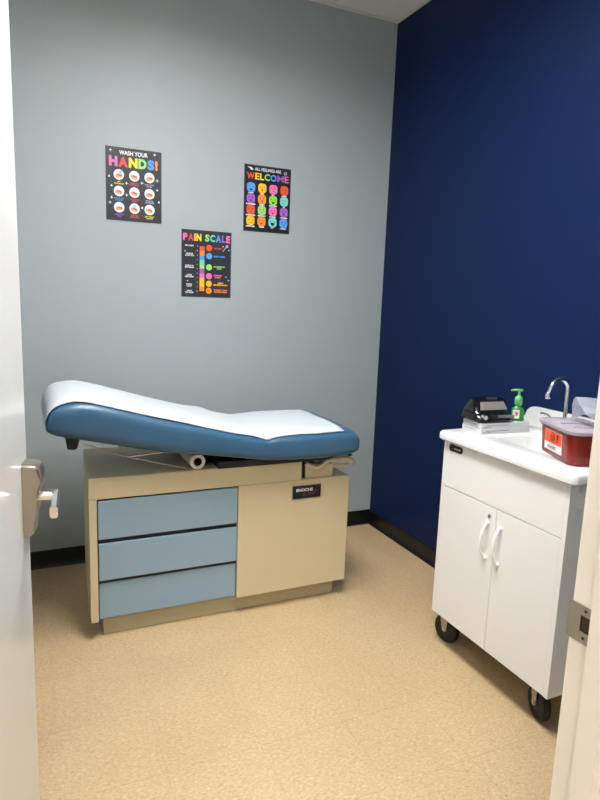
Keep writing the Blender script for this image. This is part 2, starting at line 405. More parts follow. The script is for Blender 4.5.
# right end: riser block, black block painting the gap's shade, folded stirrup arms
obj('riser_block', B((1.172, 2.455, 0.618), (1.315, 2.62, 0.680), 0.003), 'cream_metal', T)
obj('gap_shade_block', B((1.143, 2.47, 0.618), (1.172, 2.60, 0.700)), 'black_satin', T)  # solid black fill, the gap's shade put into its colour
obj('rear_deck', B((1.144, 2.63, 0.613), (1.398, 2.95, 0.700), 0.003), 'cream_dull', T)
sa = bmesh.new()
tube(sa, catmull([(1.165, 2.448, 0.692), (1.19, 2.442, 0.678), (1.22, 2.440, 0.668), (1.255, 2.440, 0.683), (1.285, 2.440, 0.703), (1.33, 2.440, 0.705), (1.375, 2.440, 0.703), (1.405, 2.440, 0.690), (1.418, 2.440, 0.668)], 5), 0.012, 10)
obj('stirrup_arm', sa, 'cream_metal', T, smooth=50)
sa = bmesh.new(); tube(sa, catmull([(1.222, 2.47, 0.690), (1.245, 2.465, 0.700), (1.246, 2.455, 0.685)], 5), 0.007, 8)
obj('stirrup_loop', sa, 'cream_metal', T, smooth=50)
obj('stirrup_socket', tube(bmesh.new(), [(1.315, 2.475, 0.662), (1.40, 2.47, 0.660)], 0.010, 8), 'cream_metal', T, smooth=50)
obj('stirrup_bolt', lathe(bmesh.new(), [(0.006, -0.0105), (0.005, 0.0105)], (1.416, 2.440, 0.672), 'y', 12), 'dark_steel', T)
sb = bmesh.new(); extr(sb, [(1.33, 2.45, 0.728), (1.385, 2.45, 0.735), (1.418, 2.45, 0.712), (1.40, 2.45, 0.708), (1.372, 2.45, 0.722)], (0, 0.02, 0)); obj('latch_hook', sb, 'black_satin', T)
# nameplate
npz = [(1.099, 0.528), (1.243, 0.590)]
pl = obj('nameplate', B((1.099, 2.4345, 0.528), (1.243, 2.4378, 0.590), 0.001, 1), 'black_satin', T)
bz = bmesh.new()
for lo, hi in (((1.096, .525), (1.246, .528)), ((1.096, .590), (1.246, .593)), ((1.096, .528), (1.099, .590)), ((1.243, .528), (1.246, .590))):
    box(bz, (lo[0], 2.4340, lo[1]), (hi[0], 2.4378, hi[1]))
obj('bezel', bz, 'satin_steel', pl)

TXT = {}
def text_mesh(s, bold=0.0, shear=0.0):
    cu = bpy.data.curves.new('t', 'FONT'); cu.body = s; cu.offset = bold; cu.shear = shear; cu.resolution_u = 3; cu.size = 1
    cu.align_x = 'CENTER'
    o = bpy.data.objects.new('t', cu); C.objects.link(o)
    bpy.context.view_layer.update()
    dg = bpy.context.evaluated_depsgraph_get()
    me = bpy.data.meshes.new_from_object(o.evaluated_get(dg))
    bpy.data.objects.remove(o); bpy.data.curves.remove(cu)
    return me
def text_bm(bm, s, x0, y0, x1, y1, M, bold=0.02, shear=0.0, mi=0, keep=False):
    """text fitted to the box in a local plane; M maps (x, y, 0) to the world."""
    me = text_mesh(s, bold, shear)
    xs = [v.co.x for v in me.vertices]; ys = [v.co.y for v in me.vertices]
    ax, bx_, ay, by = min(xs), max(xs), min(ys), max(ys)
    sx, sy = (x1 - x0) / max(bx_ - ax, 1e-6), (y1 - y0) / max(by - ay, 1e-6)
    if keep: sx = min(sx, sy * 1.15)
    cx = (x0 + x1) / 2; mx = (ax + bx_) / 2
    vs = [bm.verts.new(M @ Vector((cx + (v.co.x - mx) * sx, y0 + (v.co.y - ay) * sy, 0))) for v in me.vertices]
    for p in me.polygons:
        try: f = bm.faces.new([vs[i] for i in p.vertices]); f.material_index = mi
        except ValueError: pass
    bpy.data.meshes.remove(me); return bm
def plane_y(x, y, z): return Matrix(((1, 0, 0, x), (0, 0, 1, y), (0, 1, 0, z), (0, 0, 0, 1)))   # local x -> +X, local y -> +Z
PM = plane_y(1.099, 2.4340, 0.528)
obj('lettering', text_bm(bmesh.new(), 'ENOCHS', 0.018, 0.034, 0.102, 0.048, PM, 0.03, 0.0), 'ink_white', pl)
sc = bmesh.new()
for P in ([(0.05, 0.012), (0.058, 0.022), (0.066, 0.032), (0.07, 0.036), (0.064, 0.030), (0.058, 0.018), (0.064, 0.012), (0.074, 0.018)],
          [(0.076, 0.014), (0.082, 0.026), (0.090, 0.034), (0.086, 0.022), (0.088, 0.013), (0.098, 0.022), (0.108, 0.034)],
          [(0.098, 0.014), (0.106, 0.020), (0.116, 0.030), (0.128, 0.038)]):
    tube(sc, [PM @ Vector((a, b, 0)) for a, b in P], 0.0016, 5)
obj('script_mark', sc, 'ink_scriptred', pl)

# cushion: loft of rounded sections along the side profile
ST = [(.056, .925, .058, .958, .90), (.058, .914, .066, .994, .96), (.080, .898, .090, 1.030, .985), (.125, .884, .130, 1.045, 1.0), (.2, .866, .192, 1.050, 1.0), (.29, .845, .285, 1.030, 1.0), (.434, .814, .465, .975, 1.0), (.70, .772, .69, .916, 1.0),
      (.84, .751, .815, .883, 1.0), (.905, .740, .875, .869, .992), (.950, .732, .925, .861, .958), (1.00, .730, .985, .863, .985), (1.08, .727, 1.09, .868, 1.0), (1.195, .724, 1.2, .868, 1.0),
      (1.32, .728, 1.31, .867, 1.0), (1.366, .736, 1.362, .860, .992), (1.387, .748, 1.388, .845, .975), (1.393, .765, 1.395, .828, .95)]
CY, HW = 2.632, 0.292
def stat(s):
    s = max(0, min(len(ST) - 1.0001, s)); i = int(s); t = s - i
    p = [Vector((*ST[j][:4], 0)[:4]) if False else ST[j] for j in (max(i - 1, 0), i, i + 1, min(i + 2, len(ST) - 1))]
    r = []
    for k in range(5):
        a, b, c, d = (q[k] for q in p)
        r.append(0.5 * (2 * b + (c - a) * t + (2 * a - 5 * b + 4 * c - d) * t * t + (3 * b - a - 3 * c + d) * t ** 3))
    return r
NX = 4.2
def csurf(s, ph):
    bx_, bz_, tx_, tz_, wf_ = stat(s)
    c, sn = math.cos(ph), math.sin(ph)
    yy = math.copysign(abs(c) ** (2 / NX), c); tt = math.copysign(abs(sn) ** (2 / 4.2 if sn > 0 else 2 / 5.5), sn)
    m = (tt + 1) / 2
    return Vector((bx_ + (tx_ - bx_) * m, CY + HW * wf_ * yy, bz_ + (tz_ - bz_) * m))
cu = bmesh.new(); NS, NP = 110, 56; rings = []
for a in range(NS + 1):
    rings.append([cu.verts.new(csurf((len(ST) - 1) * a / NS, 2 * math.pi * (k + 0.5) / NP)) for k in range(NP)])
for a, b in zip(rings, rings[1:]):
    for k in range(NP): cu.faces.new((a[k], a[(k + 1) % NP], b[(k + 1) % NP], b[k]))
cu.faces.new(rings[0][::-1]); cu.faces.new(rings[-1])
cush = obj('cushion', cu, 'vinyl_blue', T, smooth=60)
# underside boards and mechanism
ub = bmesh.new(); extr(ub, [(.22, 2.45, .858), (.90, 2.45, .7325), (.90, 2.45, .742), (.22, 2.45, .868)], (0, 0.38, 0)); obj('backrest_board', ub, 'dark_steel', T)
obj('seat_frame', B((.74, 2.43, .706), (1.30, 2.88, .737), .003), 'dark_steel', T)
ft = bmesh.new(); extr(ft, [(.120, 2.375, .897), (.172, 2.375, .886), (.163, 2.375, .852), (.152, 2.375, .846), (.128, 2.375, .850)], (0, .05, 0)); obj('backrest_stop', ft, 'black_rubber', T)
ro = bmesh.new(); tube(ro, [(.19, 2.44, .852), (.36, 2.45, .785), (.60, 2.45, .716)], 0.003, 8); obj('support_rod', ro, 'satin_steel', T, smooth=60)
ro = bmesh.new(); tube(ro, [(.365, 2.445, .786), (.50, 2.42, .803)], 0.0035, 8); obj('support_rod', ro, 'satin_steel', T, smooth=60)
obj('hinge_bracket', B((.70, 2.50, .7062), (.76, 2.80, .718), .003), 'dark_steel', T)

# paper sheet draped over the cushion
ps = bmesh.new(); rows = []
def phi_for_y(s, y):
    wf_ = stat(s)[4]; c = (y - CY) / (HW * wf_); c = max(-.975, min(.975, c))
    return math.acos(math.copysign(abs(c) ** (NX / 2), c))
rnd = random.Random(3)
NY = 30; s_end = 14.05
svals = [s_end * k / 84 for k in range(85)]
for si, s in enumerate(svals):
    row = []
    for k in range(NY + 1):
        y = 2.362 + (2.895 - 2.362) * k / NY + 0.002 * math.sin(s * 2.3)
        p = csurf(s, phi_for_y(s, y)); q = csurf(s, math.pi * .5)
        b_ = stat(s); nrm = Vector((b_[2] - b_[0], 0, b_[3] - b_[1])).normalized()
        if s < 3: nrm = (nrm + Vector((-1, 0, .2)) * (3 - s) * .5).normalized()
        wr = 0.0015 * math.sin(17 * p.x + 9 * p.y) * math.sin(23 * p.y) + 0.0015 * rnd.random()
        if 7.0 < s < 7.9 and y > 2.82: wr += 0.008 * math.sin((s - 7.0) / .9 * math.pi)
        p = p + nrm * (0.0045 + wr)
        row.append(p)
    rows.append(row)
first = rows[0]; ext = []
for d in (0.03, 0.018, 0.008): ext.append([Vector((p.x - 0.002, p.y, p.z - d)) for p in first])
rows = ext + rows
vg = [[ps.verts.new(p) for p in r] for r in rows]
for a, b in zip(vg, vg[1:]):
    for k in range(NY): ps.faces.new((a[k], a[k + 1], b[k + 1], b[k]))
sheet = obj('paper_sheet', ps, 'paper_white', None, origin=(0.7, 2.63, 0.86), smooth=70)
so = sheet.modifiers.new('thickness', 'SOLIDIFY'); so.thickness = 0.0012; so.offset = 1.0
tag(sheet, 'white exam paper sheet drawn over the blue vinyl cushion', 'paper sheet')
# paper roll lying on the table base under the backrest
rl = thing('paper_roll', 'rolled white exam paper lying under the raised blue backrest', 'paper roll', (0.652, 2.64, 0.706))
ya, yb = 2.445 - 2.64, 2.86 - 2.64
rb = lathe(bmesh.new(), [(0.032, ya + .002), (0.034, ya + .004), (0.034, yb), (0.0185, yb), (0.0185, ya), (0.030, ya)], (0.652, 2.64, 0.7405), 'y', 28, closed=True)
obj('paper', rb, 'roll_white', rl, smooth=40)
obj('core', lathe(bmesh.new(), [(0.0183, ya + .003), (0.0183, yb - .003), (0.0165, yb - .003), (0.0165, ya + .003)], (0.652, 2.64, 0.7405), 'y', 24, closed=True), 'brass_dark', rl, smooth=40)

# ------------------------------------------------------------------ wall posters
PW, PH = 0.276, 0.353
class Poster:
    def __init__(s, x, ztop, label, ground, name):
        s.x, s.z = x, ztop; s.y = YB - 0.0015
        s.o = obj(name, B((x, s.y - 0.0006, ztop - PH), (x + PW, YB - 0.0003, ztop)), ground, None, origin=(x + PW / 2, YB - 0.001, ztop - PH))
        tag(s.o, label, 'poster', 'classroom-style posters on the grey wall')
    def M(s, lay=1): return plane_y(s.x, s.y - 0.0006 - 0.00025 * lay, s.z)
    def P(s, u, v): return (u * PW, -v * PH)
    def shape(s, name, pts, col, lay=1, bm=None):
        bm = bm or bmesh.new(); M = s.M(lay); vs = [bm.verts.new(M @ Vector((p[0], p[1], 0))) for p in pts]; bm.faces.new(vs)
        return bm
    def add(s, name, bm, mats): return obj(name, bm, mats, s.o)
    def poly(s, bm, pts, lay, mi=0):
        M = s.M(lay); f = bm.faces.new([bm.verts.new(M @ Vector((p[0], p[1], 0))) for p in pts]); f.material_index = mi
    def text(s, name, txt, u0, v0, u1, v1, col, bold=0.03, keep=False):
        s.add(name, text_bm(bmesh.new(), txt, u0 * PW, -v1 * PH, u1 * PW, -v0 * PH, s.M(1), bold, keep=keep), col)
    def letters(s, word, spans, v0, v1, cols, bold=0.05):
        for ch, (a, b), c in zip(word, spans, cols): s.text('letter', ch, a, v0, b, v1, c, bold)
    def border(s, col, wd=0.006):
        bm = bmesh.new(); W, H_ = PW, PH
        for q in ([(0, 0), (W, 0), (W, -wd), (0, -wd)], [(0, -H_ + wd), (W, -H_ + wd), (W, -H_), (0, -H_)], [(0, -wd), (wd, -wd), (wd, -H_ + wd), (0, -H_ + wd)], [(W - wd, -wd), (W, -wd), (W, -H_ + wd), (W - wd, -H_ + wd)]): s.poly(bm, q, 1)
        s.add('border', bm, col)
def circ(cx, cy, r, n=20, ry=None): return [(cx + r * math.cos(2 * math.pi * k / n), cy + (ry or r) * math.sin(2 * math.pi * k / n)) for k in range(n)]
def sparkle(cx, cy, r):
    return [(cx + (r if k % 2 == 0 else r * .3) * math.cos(math.pi * k / 4 * 1.0 + math.pi / 2), cy + (r if k % 2 == 0 else r * .3) * math.sin(math.pi * k / 4 + math.pi / 2)) for k in range(8)]
def drop(cx, cy, r): return [(cx, cy + r * 1.7)] + [(cx + r * math.cos(a), cy + r * math.sin(a)) for a in [math.radians(30 - 24 * k) for k in range(11)]]
def spans(word, u0, u1, wts):
    tot = sum(wts); g = 0.014; out = []; x = u0; sc_ = (u1 - u0 - g * (len(word) - 1)) / tot
    for w_ in wts: out.append((x, x + w_ * sc_)); x += w_ * sc_ + g
    return out

# hand-washing poster
p = Poster(0.387, 2.160, 'dark poster with nine round pictures under the rainbow word HANDS!', 'poster_black', 'hand_washing_poster')
p.border('poster_edge', .004)
p.text('heading', 'WASH YOUR', .24, .040, .75, .098, 'ink_white', .025)
p.letters('HANDS!', spans('HANDS!', .06, .93, [1, 1.15, 1.05, 1, .85, .32]), .125, .262, ['ink_pink', 'ink_red', 'ink_yellow', 'ink_green', 'ink_blue', 'ink_orange'], .06)
caps = [('WET\nYOUR HANDS', 'ink_yellow'), ('ADD\nSOAP', 'ink_red'), ('RUB YOUR\nPALMS', 'ink_greyish'), ('BACK OF\nHANDS', 'ink_blue'), ('BETWEEN THE\nFINGERS', 'ink_red'), ('SCRUB\nTHUMBS', 'ink_greyish'), ('CLEAN YOUR\nNAILS', 'ink_purple'), ('RINSE\nHANDS', 'ink_red'), ('DRY YOUR\nHANDS', 'ink_yellow')]
for r in range(3):
    for c in range(3):
        cx, cy = p.P((.23, .505, .778)[c], (.371, .596, .818)[r]); R = 0.0255; i = r * 3 + c
        bm = bmesh.new()
        p.poly(bm, circ(cx, cy, R), 1, 0)
        rr = random.Random(i)
        a0 = rr.uniform(-.4, .4)
        p.poly(bm, [(cx + math.cos(a0) * x - math.sin(a0) * y, cy - .003 + math.sin(a0) * x + math.cos(a0) * y) for x, y in [(-.019, -.010), (.012, -.013), (.018, -.004), (.012, .005), (.004, .003), (-.006, .009), (-.018, .004)]], 2, 1)
        p.poly(bm, [(cx + x, cy + y) for x, y in [(-.008, -.004), (.010, -.009), (.016, -.001), (.002, .004), (-.009, .003)]], 3, 2)
        if i in (0, 7): p.poly(bm, circ(cx + (.009 if i == 0 else 0), cy + .012, .009), 3, 3)
        p.add('picture', bm, ['ink_white', 'ink_skin', 'ink_flesh', 'ink_paleblue'])
        p.text('caption', caps[i][0], (.23, .505, .778)[c] - .085, (.371, .596, .818)[r] + .088, (.23, .505, .778)[c] + .085, (.371, .596, .818)[r] + .132, caps[i][1], .03)
for u, v, k in ((.09, .05, 0), (.875, .045, 0), (.06, .405, 1), (.10, .53, 1), (.365, .48, 0), (.64, .455, 0), (.92, .40, 0), (.92, .53, 0), (.365, .64, 0), (.07, .76, 0), (.95, .70, 1), (.645, .80, 1), (.10, .69, 0)):
    bm = bmesh.new(); a, b = p.P(u, v); p.poly(bm, sparkle(a, b, .009) if k == 0 else drop(a, b, .0045), 1); p.add('sparkle', bm, 'ink_white')

# feelings poster
p = Poster(1.111, 2.162, 'dark poster with sixteen coloured faces under the rainbow word WELCOME', 'poster_navy', 'feelings_poster')
p.border('poster_edge', .005)
p.text('heading', 'ALL FEELINGS ARE', .22, .036, .78, .082, 'ink_white', .02)
p.letters('WELCOME', spans('WELCOME', .055, .95, [1.35, .75, .7, .95, 1.1, 1.25, .75]), .115, .215, ['ink_redorange', 'ink_gold', 'ink_yellow', 'ink_green', 'ink_blue', 'ink_purple', 'ink_pink'], .025)
bm = bmesh.new(); a, b = p.P(.13, .058); p.poly(bm, [(a - .02, b + .008), (a + .004, b + .006), (a + .018, b - .004), (a + .006, b - .008), (a - .004, b)], 1); p.add('wing_mark', bm, 'ink_white')
bm = bmesh.new(); a, b = p.P(.875, .075)
for k in range(6): p.poly(bm, circ(a + .007 * math.cos(k * math.pi / 3), b + .007 * math.sin(k * math.pi / 3), .0036, 8), 1)
p.add('flower_mark', bm, 'ink_greyish')
cols = ['blue', 'gold', 'pink', 'redorange', 'purple', 'orange', 'lime', 'teal', 'redorange', 'green', 'pink', 'purple', 'gold', 'orange', 'teal', 'blue']
mouths = ['smile', 'o', 'flat', 'frown', 'o', 'o', 'smile', 'flat', 'frown', 'flat', 'o', 'o', 'flat', 'o', 'big', 'frown']
names = ['HAPPY', 'SAD', 'SHY', 'ANGRY', 'SURPRISED', 'UPSET', 'EXCITED', 'OK', 'FRUSTRATED', 'NERVOUS', 'SCARED', 'WORRIED', 'CONFUSED', 'TIRED', 'JOY', 'LONELY']
for r in range(4):
    for c in range(4):
        u, v = (.147, .385, .624, .864)[c], (.335, .503, .670, .838)[r]; cx, cy = p.P(u, v); i = r * 4 + c; bm = bmesh.new()
        p.poly(bm, [(cx + x, cy + y) for x, y in rrect(.0485, .0495, .017)], 1, 0)
        for s_ in (-1, 1): p.poly(bm, circ(cx + s_ * .010, cy + .004, .0022, 8, .0032), 2, 1)
        k = mouths[i]; my = cy - .010
        if k == 'smile': p.poly(bm, [(cx - .010, my + .002), (cx + .010, my + .002), (cx + .006, my - .005), (cx, my - .007), (cx - .006, my - .005)], 2, 1)
        elif k == 'big': p.poly(bm, [(cx - .013, my + .008), (cx + .013, my + .008), (cx + .009, my - .004), (cx, my - .009), (cx - .009, my - .004)], 2, 1)
        elif k == 'o': p.poly(bm, circ(cx, my, .0045, 12), 2, 1)
        elif k == 'frown': p.poly(bm, [(cx - .008, my - .004), (cx - .004, my), (cx + .004, my), (cx + .008, my - .004), (cx + .004, my - .002), (cx - .004, my - .002)], 2, 1)
        else: p.poly(bm, [(cx - .007, my), (cx + .007, my), (cx + .007, my - .002), (cx - .007, my - .002)], 2, 1)
        p.add('face', bm, ['ink_' + cols[i], 'ink_ink'])
        hw = min(.1, .012 * len(names[i]))
        p.text('caption', names[i], u - hw, v + .0735, u + hw, v + .0945, 'ink_white', .06)

# pain scale poster
p = Poster(0.768, 1.792, 'dark poster with a striped colour bar under the words PAIN SCALE', 'poster_black', 'pain_scale_poster')
p.border('poster_edge', .004)
w10 = 'PAINSCALE'
a = spans('PAIN', .03, .39, [1, 1.15, .35, 1.1]); b_ = spans('SCALE', .465, .975, [.9, 1.05, 1.15, .8, .85])
p.letters(w10, a + b_, .055, .162, ['ink_pink', 'ink_red', 'ink_gold', 'ink_yellow', 'ink_green', 'ink_teal', 'ink_blue', 'ink_purple', 'ink_pink'], .05)
for k, c in enumerate(['redorange', 'orange', 'blue', 'teal', 'green', 'purple', 'pink', 'gold', 'gold', 'orange']):
    v0 = .236 + .0674 * k; bm = bmesh.new(); q = [p.P(.36, v0), p.P(.455, v0), p.P(.455, v0 + .066), p.P(.36, v0 + .066)]; p.poly(bm, q, 1); p.add('colour_band', bm, 'ink_' + c)
for k in range(11):
    v0 = .228 + .0674 * k; p.text('numeral', str(k), .302 if k < 10 else .295, v0, .320 if k < 10 else .33, v0 + .02, 'ink_greyish', .04)
for v, c, tx_, k in ((.255, 'redorange', 'NO PAIN', 'smile'), (.376, 'blue', 'MILD PAIN', 'smile'), (.545, 'green', 'MODERATE\nPAIN', 'flat'), (.678, 'pink', 'SEVERE\nPAIN', 'frown'), (.793, 'gold', 'VERY\nSEVERE PAIN', 'frown'), (.90, 'orange', 'WORST PAIN\nIMAGINABLE', 'frown')):
    cx, cy = p.P(.55, v); bm = bmesh.new(); p.poly(bm, circ(cx, cy, .0165), 1, 0)
    for s_ in (-1, 1): p.poly(bm, circ(cx + s_ * .006, cy + .003, .0018, 8), 2, 1)
    p.poly(bm, [(cx - .006, cy - .006 + (.002 if k == 'smile' else -.002)), (cx, cy - .005 + (-.003 if k == 'smile' else .001)), (cx + .006, cy - .006 + (.002 if k == 'smile' else -.002)), (cx, cy - .007 + (-.003 if k == 'smile' else .001))], 2, 1)
    p.add('face', bm, ['ink_' + c, 'ink_ink'])
    two = '\n' in tx_; hh = .026 if two else .013
    p.text('caption', tx_, .645, v - hh, {'NO PAIN': .80, 'MILD PAIN': .87, 'MODERATE\nPAIN': .87, 'SEVERE\nPAIN': .81, 'VERY\nSEVERE PAIN': .93}.get(tx_, .93), v + hh, 'ink_' + ('red' if k == 'smile' and c == 'redorange' else c), .05)
for v, tx_ in ((.235, 'NO HURT'), (.368, 'HURTS\nA LITTLE'), (.545, 'HURTS A\nBIT MORE'), (.685, 'HURTS\nEVEN MORE'), (.825, 'HURTS\nA LOT'), (.922, 'HURTS\nTHE WORST')):
    two = '\n' in tx_; hh = .023 if two else .011
    p.text('caption', tx_, .07 if 'LOT' not in tx_ else .10, v - hh, .245 if 'LOT' not in tx_ else .21, v + hh, 'ink_white', .05)
bm = bmesh.new(); a, b = p.P(.89, .235)
p.poly(bm, [(a - .020, b - .020), (a - .017, b - .022), (a + .003, b + .002), (a, b + .005)], 1); p.poly(bm, circ(a + .006, b + .008, .008, 10), 1); p.add('wand_mark', bm, 'ink_greyish')
for u, v in ((.07, .32), (.12, .76), (.90, .68), (.95, .73), (.95, .27), (.83, .22)):
    bm = bmesh.new(); a, b = p.P(u, v); p.poly(bm, sparkle(a, b, .006), 1); p.add('sparkle', bm, 'ink_white')

# ------------------------------------------------------------------ sink cart
K = thing('sink_cart', 'white two-door portable sink cart on black casters against the blue wall', 'sink cart', (1.78, 1.62, 0.0))
cx0, cx1, cy0, cy1, cz0, cz1 = 1.55, 2.020, 1.300, 1.937, 0.148, 0.898
obj('side_panel', B((cx0, cy1 - 0.018, cz0), (cx1, cy1, cz1), .0015), 'cart_white', K)
obj('side_panel', B((cx0, cy0, cz0), (cx1, cy0 + 0.018, cz1)), 'cart_white', K)
obj('carcass', B((cx0 + 0.022, cy0 + 0.018, cz0), (cx1, cy1 - 0.018, cz0 + 0.02)), 'cart_white', K)
obj('back_panel', B((cx1 - .012, cy0 + 0.018, cz0 + .02), (cx1, cy1 - 0.018, cz1)), 'cart_white', K)
obj('door_gap_shade', B((cx0 + .0205, cy0 + 0.018, cz0 + .02), (cx0 + .024, cy1 - 0.018, cz1)), 'black_satin', K)  # black sheet behind the doors paints the shade of their gaps
fa = obj('fascia', B((cx0, cy0 + 0.0184, 0.7125), (cx0 + .02, cy1 - 0.0185, cz1), .0015), 'cart_white', K)
for ya_, yb_, hy in ((cy0 + .0184, 1.6085, 1.582), (1.6105, cy1 - .0190, 1.649)):
    d = obj('door', B((cx0, ya_, cz0 + .001), (cx0 + .02, yb_, 0.7095), .0015), 'cart_white', K)
    hb = bmesh.new()
    tube(hb, catmull([(cx0 - .004, hy, .645), (cx0 - .014, hy, .636), (cx0 - .026, hy, .610), (cx0 - .030, hy, .578), (cx0 - .026, hy, .546), (cx0 - .014, hy, .520), (cx0 - .004, hy, .511)], 5), 0.0058, 10)
    for z in (.647, .509): lathe(hb, [(.0085, -.011), (.0095, -.006), (.0095, 0)], (cx0, hy, z), 'x', 14)
    obj('handle', hb, 'handle_white', d, smooth=50)
    if hy > 1.6:
        obj('lock', lathe(bmesh.new(), [(.004, -.006), (.0075, -.006), (.009, -.003), (.009, 0)], (cx0, 1.640, .674), 'x', 16), 'chrome', d, smooth=40)
        obj('keyhole', B((cx0 - .0066, 1.639, .669), (cx0 - .0058, 1.641, .679)), 'black_satin', d)
# badge
bg = bmesh.new(); pts = rrect(.074, .0265, .012, 6)
extr(bg, [(cx0, 1.858 - a, .8885 - .0 + b) for a, b in pts], (-.002, 0, 0)); 
lathe(bg, [(.0145, -.0024), (.0145, 0)], (cx0, 1.888, .8885), 'x', 20)
bgo = obj('badge', xf(bg, Matrix.Translation((0, 0, -.012))), 'black_plastic', K)
MX = Matrix(((0, 0, -1, cx0 - .0026), (-1, 0, 0, 1.872), (0, 1, 0, .8765), (0, 0, 0, 1)))
obj('lettering', text_bm(bmesh.new(), 'MONSAM', 0.002, -.0036, .040, .0036, MX, .02), 'ink_white', bgo)
rg = lathe(bmesh.new(), [(.009, -.0028), (.0082, -.0028), (.0082, -.0024), (.009, -.0024)], (cx0, 1.888, .8765), 'x', 20, closed=True); obj('emblem_ring', rg, 'print_grey', bgo)
# countertop with moulded basin
tx0, tx1, ty0, ty1, tz0, tz1 = 1.531, 2.022, 1.272, 1.962, .899, .936
BX0, BX1, BY0, BY1 = 1.672, 1.872, 1.47, 1.79
ct = bmesh.new()
outer = [(tx0 + (tx1 - tx0) / 2 + a, ty0 + (ty1 - ty0) / 2 + b) for a, b in rrect(tx1 - tx0, ty1 - ty0, .022, 6)]
outin = [(tx0 + (tx1 - tx0) / 2 + a, ty0 + (ty1 - ty0) / 2 + b) for a, b in rrect(tx1 - tx0 - .016, ty1 - ty0 - .016, .016, 6)]
bcx, bcy = (BX0 + BX1) / 2, (BY0 + BY1) / 2
def bring(g, r): return [(bcx + a, bcy + b) for a, b in rrect(BX1 - BX0 + g, BY1 - BY0 + g, r, 6)]
layers = [(outin, tz0), (outer, tz0 + .006), (outer, tz1 - .009), ([((o[0] * .4 + i_[0] * .6), (o[1] * .4 + i_[1] * .6)) for o, i_ in zip(outer, outin)], tz1 - .0025), (outin, tz1),
          (bring(.02, .05), tz1 - .001), (bring(0.0, .045), tz1 - .008), (bring(-.02, .04), tz1 - .10), (bring(-.06, .03), tz1 - .118), (bring(-.14, .02), tz1 - .121)]
rg_ = [[ct.verts.new((q[0], q[1], z)) for q in L_] for L_, z in layers]
n = len(outer)
for a, b in zip(rg_, rg_[1:]):
    for k in range(n): ct.faces.new((a[k], a[(k + 1) % n], b[(k + 1) % n], b[k]))
ct.faces.new(rg_[-1])
cto = obj('countertop', ct, 'top_white', K, smooth=50)
obj('drain', lathe(bmesh.new(), [(.024, 0), (.024, .003), (.018, .0035), (.014, .001)], (bcx, bcy, tz1 - .1205), 'z', 20), 'chrome', cto, smooth=40)
bs = bmesh.new(); Rr = .05
prof = [(ty0 + .003, .93), (ty1 - .003, .93), (ty1 - .003, 1.022 - Rr)] + [(ty1 - .003 - Rr + Rr * math.cos(math.radians(a)), 1.022 - Rr + Rr * math.sin(math.radians(a))) for a in range(15, 91, 15)] + [(ty0 + .003 + .02, 1.022), (ty0 + .003, 1.0)]
extr(bs, [(1.990, y, z) for y, z in prof], (.031, 0, 0))
bmesh.ops.bevel(bs, geom=[e for e in bs.edges if abs(e.verts[0].co.x - 1.990) < 1e-5 and abs(e.verts[1].co.x - 1.990) < 1e-5], offset=.008, segments=3, affect='EDGES')
obj('backsplash', bs, 'top_white', K, smooth=40)
# casters
def caster(x, y, swing):
    zc = .062; R = .0615
    M = Matrix.Translation((x, y, 0)) @ Matrix.Rotation(swing, 4, 'Z')
    wb = xf(lathe(bmesh.new(), [(.030, -.014), (.048, -.0155), (.0575, -.014), (R, -.008), (R, .008), (.0575, .014), (.048, .0155), (.030, .014)], (0, 0, zc), 'x', 32), M)
    wo = obj('caster_wheel', wb, 'black_rubber', K, smooth=40)
    obj('hub', xf(lathe(bmesh.new(), [(.012, -.0175), (.029, -.0145), (.029, .0145), (.012, .0175)], (0, 0, zc), 'x', 20), M), 'black_satin', wo, smooth=40)
    fk = bmesh.new()
    for s_ in (-1, 1):
        extr(fk, [(s_ * .0195, -.016, zc + .075), (s_ * .0195, .030, zc + .075), (s_ * .0195, .011, zc - .006), (s_ * .0195, 0.0, zc - .013), (s_ * .0195, -.011, zc - .006)], (s_ * .0025, 0, 0))
    box(fk, (-.022, -.018, zc + .072), (.022, .032, zc + .076)); box(fk, (-.032, -.030, .1425), (.032, .042, .1475))
    lathe(fk, [(.020, .076 + zc), (.020, .1425)], (0, .007, 0), 'z', 16)
    fo = obj('caster_fork', xf(fk, M), 'satin_steel', K)
    ax = bmesh.new(); tube(ax, [(-.027, 0, zc), (.027, 0, zc)], .005, 10); lathe(ax, [(.0085, -.0255), (.0085, -.0215)], (0, 0, zc), 'x', 6); obj('axle', xf(ax, M), 'chrome', fo)
caster(1.622, 1.912, 0.20); caster(1.618, 1.388, -.32); caster(1.955, 1.885, 0.1); caster(1.955, 1.362, -.2)
# faucet
FX, FY_ = 1.905, 1.663
F = thing('faucet', 'chrome gooseneck faucet with side lever behind the white sink basin', 'faucet', (FX, FY_, tz1))
fb = lathe(bmesh.new(), [(.024, 0), (.024, .006), (.015, .012), (.012, .03), (.0085, .034)], (FX, FY_, tz1), 'z', 20); obj('base', fb, 'chrome', F, smooth=40)
sx = FX - .112
sp_ = [(FX, FY_, tz1 + .03), (FX, FY_, 1.08), (FX, FY_, 1.125)]
Rg = .052
for a in range(0, 161, 20):
    sp_.append((FX - Rg + Rg * math.cos(math.radians(a)), FY_ - .008 * a / 160, 1.128 + Rg * math.sin(math.radians(a))))
sp_.append((sx - .001, FY_ - .010, 1.122))
obj('spout', tube(bmesh.new(), catmull(sp_, 3), .0085, 14), 'chrome', F, smooth=60)
lx, ly, lz = sp_[-1]
obj('aerator', lathe(bmesh.new(), [(.0075, .012), (.0098, .008), (.0112, -.008), (.0095, -.011)], (lx - .001, ly, lz - .004), 'z', 16), 'chrome', F, smooth=40)
hl = bmesh.new(); lathe(hl, [(.019, 0), (.019, .005), (.012, .010), (.011, .045), (.009, .052)], (FX, FY_ + .055, tz1), 'z', 18)
